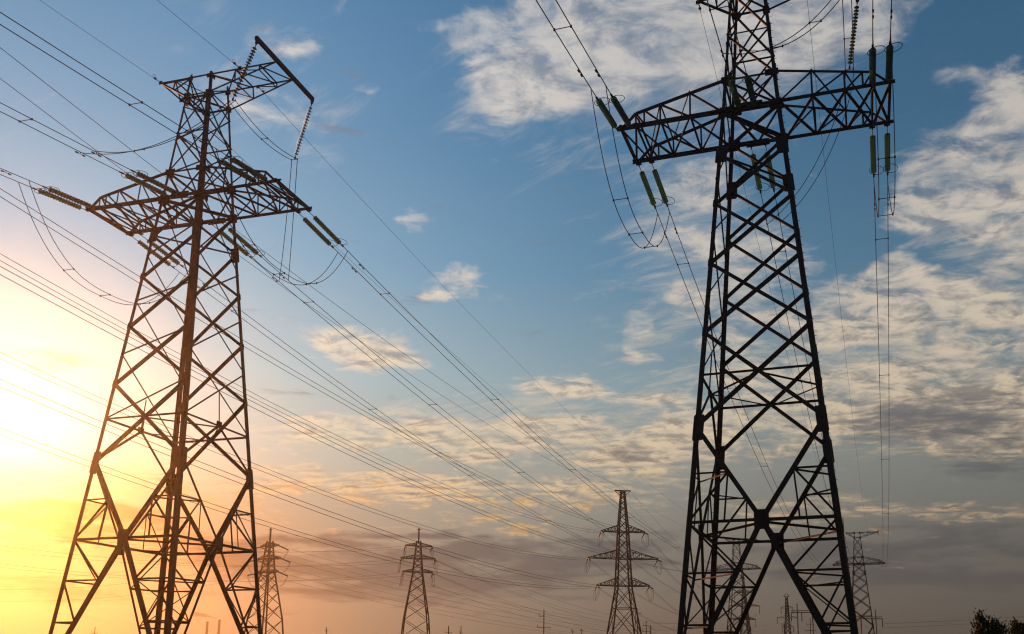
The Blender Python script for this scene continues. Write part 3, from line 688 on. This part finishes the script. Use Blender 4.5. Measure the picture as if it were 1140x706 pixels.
# incoming spans of the big three tier pylon, from a pylon behind the camera on the left
D0 = Vector((-71.939, -18.232, 0)); Y0 = 11.462; YD = .433
TN = {0: 'top', 1: 'middle', 2: 'bottom'}; D2z = [38.5, 32, 25.5]; D2a = [4.6, 7.4, 5.4]
dvec = lambda yaw: Vector((math.cos(yaw), math.sin(yaw), 0))
fitA = [5.804, 9.5, 6.889]
for i in range(3):
    for s_, nm in ((-1, 'left'), (1, 'right')):
        P = Dp + dvec(DYAW) * (s_ * (DA[i] - .1)) + Vector((0, 0, DZ[i] - .3)); Q = D0 + dvec(Y0) * (s_ * fitA[i]) + Vector((0, 0, DZ[i] + 11))
        span(P, Q, 9.65, .028, f"twin wires from the upper left to {nm} {TN[i]} arm of flat topped pylon", 'power line', 'twin conductors of the double circuit line', .5, Vector((.3, 0, .95)))
        Q = D2p + dvec(0) * (s_ * (D2a[i] - .1)) + Vector((0, 0, D2z[i] - 3.5))
        span(P, Q, 7.5, .030, f"twin wires from {nm} {TN[i]} arm of flat topped pylon away to the right", 'power line', 'twin conductors of the double circuit line', .5)
for s_, nm in ((-1, 'left'), (1, 'right')):
    P = Dp + dvec(DYAW) * (s_ * 2.1) + Vector((0, 0, 47)); Q = D0 + dvec(Y0) * (s_ * 2.1) + Vector((0, 0, 58))
    span(P, Q, 7.5, .026, f"thin earth wire from the upper left to {nm} tip of flat topped pylon", 'earth wire', 'earth wires of the double circuit line', name='earth_wire')
    span(P, D2p + Vector((0, 0, 44)), 6., .024, f"thin earth wire from {nm} tip of flat topped pylon away to the right", 'earth wire', 'earth wires of the double circuit line', name='earth_wire')
# the lighter lines through the two spike topped pylons
E2 = at(800, 470); E2.z = 0; G2 = at(850, 540); G2.z = 0; EL = at(-260, 170); EL.z = 0; GL = at(-150, 300); GL.z = 0
EZ = [33.4, 30.0, 26.5]; EA = [3.5, 4.5, 3.9]
for nm0, Pp, yaw, Ql, Qr in (('middle distance', Ep, .25, EL, E2), ('half hidden', Gp, -.55, GL, G2)):
    for i in range(3):
        for s_, nm in ((-1, 'left'), (1, 'right')):
            P = Pp + dvec(yaw) * (s_ * (EA[i] - .1)) + Vector((0, 0, EZ[i] - .3)); dl = (Ql - Pp).normalized()
            if s_ > 0 or nm0 == 'middle distance':
                off = Vector((-dl.y, dl.x, 0)) * (s_ * EA[i]); off = -off if off.x * s_ < 0 else off
                span(P, Ql + off + Vector((0, 0, EZ[i])), 5., .028, f"thin wire from {nm} {TN[i]} arm of {nm0} spike topped pylon to the left", 'power line', 'wires of the lighter double circuit lines')
            dr = (Qr - Pp).normalized(); off = Vector((dr.y, -dr.x, 0)) * (s_ * EA[i])
            span(P, Qr + off + Vector((0, 0, EZ[i] * .8)), 9., .03, f"thin wire from {nm} {TN[i]} arm of {nm0} spike topped pylon to the right", 'power line', 'wires of the lighter double circuit lines')

# ------------------------------------------------------------------ small things along the horizon
def ground_at(px, dist): p = at(px, dist); p.z = 0; return p
def zpx(px, dist, py): return at(px, dist, py).z
def pole(px, py, dist, arms, label, r=.22, cat='utility pole', group='poles along the horizon', m=None):
    p = ground_at(px, dist); h = zpx(px, dist, py); o = empty('utility_pole', p, random.uniform(-.2, .2))
    q = MB(); q.rod((0, 0, -.5), (0, 0, h), r, 10, r * .62); q.build('shaft', m or CONC if False else WOOD, o)
    for (za, x0, x1) in arms:
        q = MB(); q.box((x0, 0, h + za), (x1, 0, h + za), .14, .12); 
        q.rod((x0, 0, h + za), (x0, 0, h + za + .7), .06, 6); q.rod((x1, 0, h + za), (x1, 0, h + za - .6), .05, 6)
        q.build('crossarm', STEEL_FAR, o)
    return tag(o, label, cat, group)
pole(605, 679, 250, [(-4.6, -1.7, 1.7), (-1.7, -1.3, .1)], 'lone slender pole with a low crossarm in the gap left of the flat topped pylon', .2)
pole(710, 677, 260, [(-1.4, -.2, 1.1)], 'tall slim pole close beside the right foot of the flat topped pylon', .2)
pole(101, 698, 300, [(-2.0, -.9, .9)], 'tiny pole on the horizon at the far left, between the left pylon\'s legs', .2)
pole(361, 698.5, 330, [(-1.2, -.6, .6)], 'tiny pole on the horizon between the two spike topped pylons', .22)
pole(498, 697, 330, [(-2.2, -1.2, 1.2)], 'tiny thick pole just right of the middle distance pylon, the left of two', .3)
pole(512, 697, 330, [(-2.4, -.5, .5)], 'tiny pole just right of the middle distance pylon, the right of two', .24)
pole(637.5, 701, 340, [(-.6, -.5, .5)], 'very short pole tip left of the flat topped pylon, nearer to the lone pole', .2)
pole(647.5, 700, 340, [(-.7, -.5, .5)], 'very short pole tip left of the flat topped pylon, nearer to the pylon', .2)
pole(720, 691, 300, [(-1.6, -.9, .9), (-3.4, -1.2, 1.2)], 'pole with two small crossarms right of the flat topped pylon', .2)
pole(725, 696, 320, [(-1., -.6, .6)], 'short pole against the right foreground pylon\'s left leg', .24)
pole(904.5, 688, 330, [(-2.4, -1.3, 1.3), (-4.4, -1.9, 1.9)], 'pole with two crossarms behind the right part of the open pylon base', .2)
pole(916.5, 696, 330, [(-1.2, -.6, .6)], 'short pole near the right foreground pylon\'s right foot', .22)
pole(875, 693, 300, [(-.8, -.8, .2)], 'short pole beside the slim lattice mast in the open pylon base', .22)

def slim_mast(px, py, dist, arms, label):
    p = ground_at(px, dist); h = zpx(px, dist, py); o = empty('lattice_mast', p, 0)
    def w_(z): return 1.6 + (.28 - 1.6) * min(1, z / (h - 5))
    P = lambda sx, sy, z: Vector((sx * w_(z), sy * w_(z), z))
    for sx in (-1, 1):
        for sy in (-1, 1):
            q = MB(); q.box(P(sx, sy, 0) - Vector((0, 0, .4)), P(sx, sy, h), .2); q.build('leg', STEEL_FAR, o)
    for (A, B, nr) in FACES.values():
        q = MB(); z = 0
        while z < h - 1:
            z2 = min(h, z + max(1.2, 2 * w_(z))); q.box(P(*A, z) + nr * .02, P(*B, z2) + nr * .02, .11); q.box(P(*B, z) - nr * .02, P(*A, z2) - nr * .02, .11); z = z2
        q.build('lattice', STEEL_FAR, o)
    for (pya, hl, hang) in arms:
        z = zpx(px, dist, pya)
        for sx in (-1, 1):
            q = MB()
            for sy in (-1, 1): q.box((sx * .2, sy * .3, z), (sx * hl, sy * .06, z), .16); q.box((sx * .2, sy * .3, z + .9), (sx * hl, sy * .06, z + .12), .12)
            q.build('crossarm', STEEL_FAR, o)
            if hang: q = MB(); q.rod((sx * hl, 0, z), (sx * hl, 0, z - hang), .11, 6); q.build('insulator', IRON, o)
    return tag(o, label, 'pylon', 'slim masts behind the right pylon')
slim_mast(879, 664, 330, [(664, 1.0, 0), (677, 2.1, 2.0), (688, 3.6, 2.0), (698, 2.0, 2.0)], 'slim lattice mast with stacked arms, framed in the open base of the right foreground pylon')
def portal(px0, px1, pyb, pyt, dist, x_extra, label):
    a, b = ground_at(px0, dist), ground_at(px1, dist); z = zpx(px0, dist, pyb); zt = zpx(px0, dist, pyt); o = empty('portal_frame', a, 0); L = (b - a).x
    for x, h in ((0, zt if x_extra < 0 else z), (L, zt if x_extra > 0 else z)):
        q = MB(); q.rod((x, 0, -.5), (x, 0, h), .19, 10, .15); q.build('post', CONC, o)
    q = MB(); x0, x1 = (min(0, x_extra), L + max(0, x_extra))
    for s_ in (-.25, .25): q.box((x0, s_, z), (x1, s_, z), .16); q.box((x0, s_, z + .55), (x1, s_, z + .55), .1)
    k = 0
    while x0 + k * .7 + .7 <= x1:
        q.box((x0 + k * .7, .3, z), (x0 + k * .7 + .7, .3, z + .55), .07); k += 1
    q.build('beam', STEEL_FAR, o)
    for x in (x0 + .1, (x0 + x1) / 2, x1 - .1):
        q = MB(); q.rod((x, 0, z), (x, 0, z - 2.4), .12, 6); q.build('insulator', IRON, o)
    return tag(o, label, 'portal frame', 'substation portal frames')
portal(890.5, 907.5, 682, 672, 260, -1.8, 'flat portal frame of two posts and a beam, seen inside the right pylon\'s open base')
portal(961.5, 978.5, 689, 679, 260, 1.9, 'flat portal frame of two posts and a beam, right of the right foreground pylon\'s leg')
Pa, Pb = at(985, 262, 690), at(1500, 230, 668)
for k, (py0, py1, px1) in enumerate(((699, 686, 1137), (694.5, 681, 1137))):
    A_, B_ = at(985, 262, py0), at(1420, 262, py1 - 22)
    span(A_, B_, 1.2, .03, ('lower' if k == 0 else 'upper') + ' of two thin wires crossing low in front of the trees at the right', 'power line', 'low wires at the right', n=20)

# chimneys with smoke, far off
def chimney(px, py, dist, label):
    p = ground_at(px, dist); h = zpx(px, dist, py); o = empty('chimney', p); q = MB()
    q.lathe([(1.45, -1), (1.22, h * .5), (.97, h - 1)], 20); q.build('stack', BRICK, o)
    q = MB(); q.lathe([(.97, h - 1), (1.1, h - .95), (1.13, h), (.85, h), (.8, h - 2)], 20); q.build('rim', BRICK, o)
    return tag(o, label, 'chimney', 'factory chimneys on the horizon')
chimney(226.8, 692, 800, 'shorter factory chimney without smoke, left of the pair on the horizon')
chimney(240.2, 690, 800, 'factory chimney with smoke drifting left from its top, right of the pair')
sm = bpy.data.materials.new('smoke'); sm.use_nodes = True; t_ = sm.node_tree; t_.nodes.clear()
pv = t_.nodes.new('ShaderNodeVolumePrincipled'); pv.inputs['Color'].default_value = (.35, .3, .3, 1); pv.inputs['Density'].default_value = .35; pv.inputs['Anisotropy'].default_value = .3
oo = t_.nodes.new('ShaderNodeOutputMaterial'); t_.links.new(pv.outputs[0], oo.inputs['Volume'])
ctr = at(240.2, 800, 689.4); pts = []; rr = []
for i in range(19):
    s_ = i / 18; pts.append(ctr + Vector((-20.5 * s_, random.uniform(-.5, .5), 4.7 * (s_ ** .55) + random.uniform(-.45, .45) * s_))); rr.append(.55 + 1.8 * s_ + random.uniform(-.3, .5) * s_ if i < 18 else .2)
q = MB(); q.tube(pts, rr, 12); smo = q.build('smoke', sm); tag(smo, 'wisp of grey smoke drifting left from the chimney top', 'smoke', None, 'stuff')

# ------------------------------------------------------------------ trees at the lower right
def tree(px, pytop, dist, width_px, label, seed):
    rnd = random.Random(seed); p = ground_at(px, dist); h = zpx(px, dist, pytop); wd = width_px / FPX * dist / 2
    o = empty('tree', p); tr = MB(); tr.tube([(0, 0, -.3), (.05, 0, h * .2), (-.05, .05, h * .45), (.02, 0, h * .75)], [.16, .13, .09, .03], 9)
    twigs = []
    for i in range(46):
        z0 = h * rnd.uniform(.18, .72); an = rnd.uniform(0, 6.283); up = rnd.uniform(.5, 1.3); ln = wd * rnd.uniform(.55, 1.1) * (1.15 - .45 * z0 / h)
        a = Vector((0, 0, z0)); b = a + Vector((math.cos(an) * ln * .55, math.sin(an) * ln * .55, ln * .5 * up)); c = b + Vector((math.cos(an + .3) * ln * .35, math.sin(an + .3) * ln * .35, ln * .75 * up))
        if c.z > h * .9: c.z = h * rnd.uniform(.78, .92)
        tr.tube([a, b, c], [.035, .022, .007], 5); twigs += [lerp(a, b, .75), b, lerp(b, c, .35), lerp(b, c, .65), c]
    tip = Vector((rnd.uniform(-.25, .05) * wd, 0, h * .97)); 
    for xo in (-.42, -.28, .02, .22, .52, .66):
        t2 = Vector((xo * wd, rnd.uniform(-.3, .3) * wd, h * (1.0 - .16 * abs(xo + .3) ** 1.2 - rnd.uniform(0, .05)))); base = Vector((xo * .3 * wd, 0, h * .6)); tr.tube([base, lerp(base, t2, .6), t2], [.03, .018, .006], 5)
        for s_ in (.3, .45, .6, .72, .82, .9, .96, 1.): twigs.append(lerp(base, t2, s_))
    tr.build('trunk', BARK, o)
    lf = MB()
    for c in twigs:
        for k in range(rnd.randint(14, 24)):
            q_ = c + Vector((rnd.gauss(0, .13), rnd.gauss(0, .13), rnd.gauss(0, .14))); n_ = Vector((rnd.gauss(0, 1), rnd.gauss(0, 1), rnd.gauss(.3, 1))).normalized(); a, b = lf.basis(q_, q_ + n_)
            l = rnd.uniform(.055, .11); ww = l * .55; i0 = len(lf.v)
            lf.v += [q_ - a * l, q_ + b * ww + n_ * .012, q_ + a * l, q_ - b * ww + n_ * .012]; lf.f.append((i0, i0 + 1, i0 + 2, i0 + 3)); lf.sm.append(False)
    lf.build('crown', LEAF, o)
    return tag(o, label, 'tree', 'trees at the lower right')
tree(1104, 681, 42, 38, 'small leafy tree with an uneven pointed crown, the left of two at the lower right', 3)
tree(1139, 690, 42, 24, 'low leafy tree cut by the right edge of the picture', 11)

# ------------------------------------------------------------------ evening haze
hz = bpy.data.materials.new('haze'); hz.use_nodes = True; t_ = hz.node_tree; t_.nodes.clear()
pv = t_.nodes.new('ShaderNodeVolumePrincipled'); pv.inputs['Color'].default_value = (.95, .93, .90, 1); pv.inputs['Density'].default_value = .00029; pv.inputs['Anisotropy'].default_value = .90
oo = t_.nodes.new('ShaderNodeOutputMaterial'); t_.links.new(pv.outputs[0], oo.inputs['Volume'])
x0, x1, y0, y1, z0, z1 = -900, 850, -330, 900, -1, 62
q = MB(); q.v = [Vector(p) for p in ((x0, y0, z0), (x1, y0, z0), (x1, y1, z0), (x0, y1, z0), (x0, y0, z1), (x1, y0, z1), (x1, y1, z1), (x0, y1, z1))]
q.f = [(3, 2, 1, 0), (4, 5, 6, 7), (0, 1, 5, 4), (1, 2, 6, 5), (2, 3, 7, 6), (3, 0, 4, 7)]; q.sm = [False] * 6
tag(q.build('haze', hz), None, None, None, 'stuff')
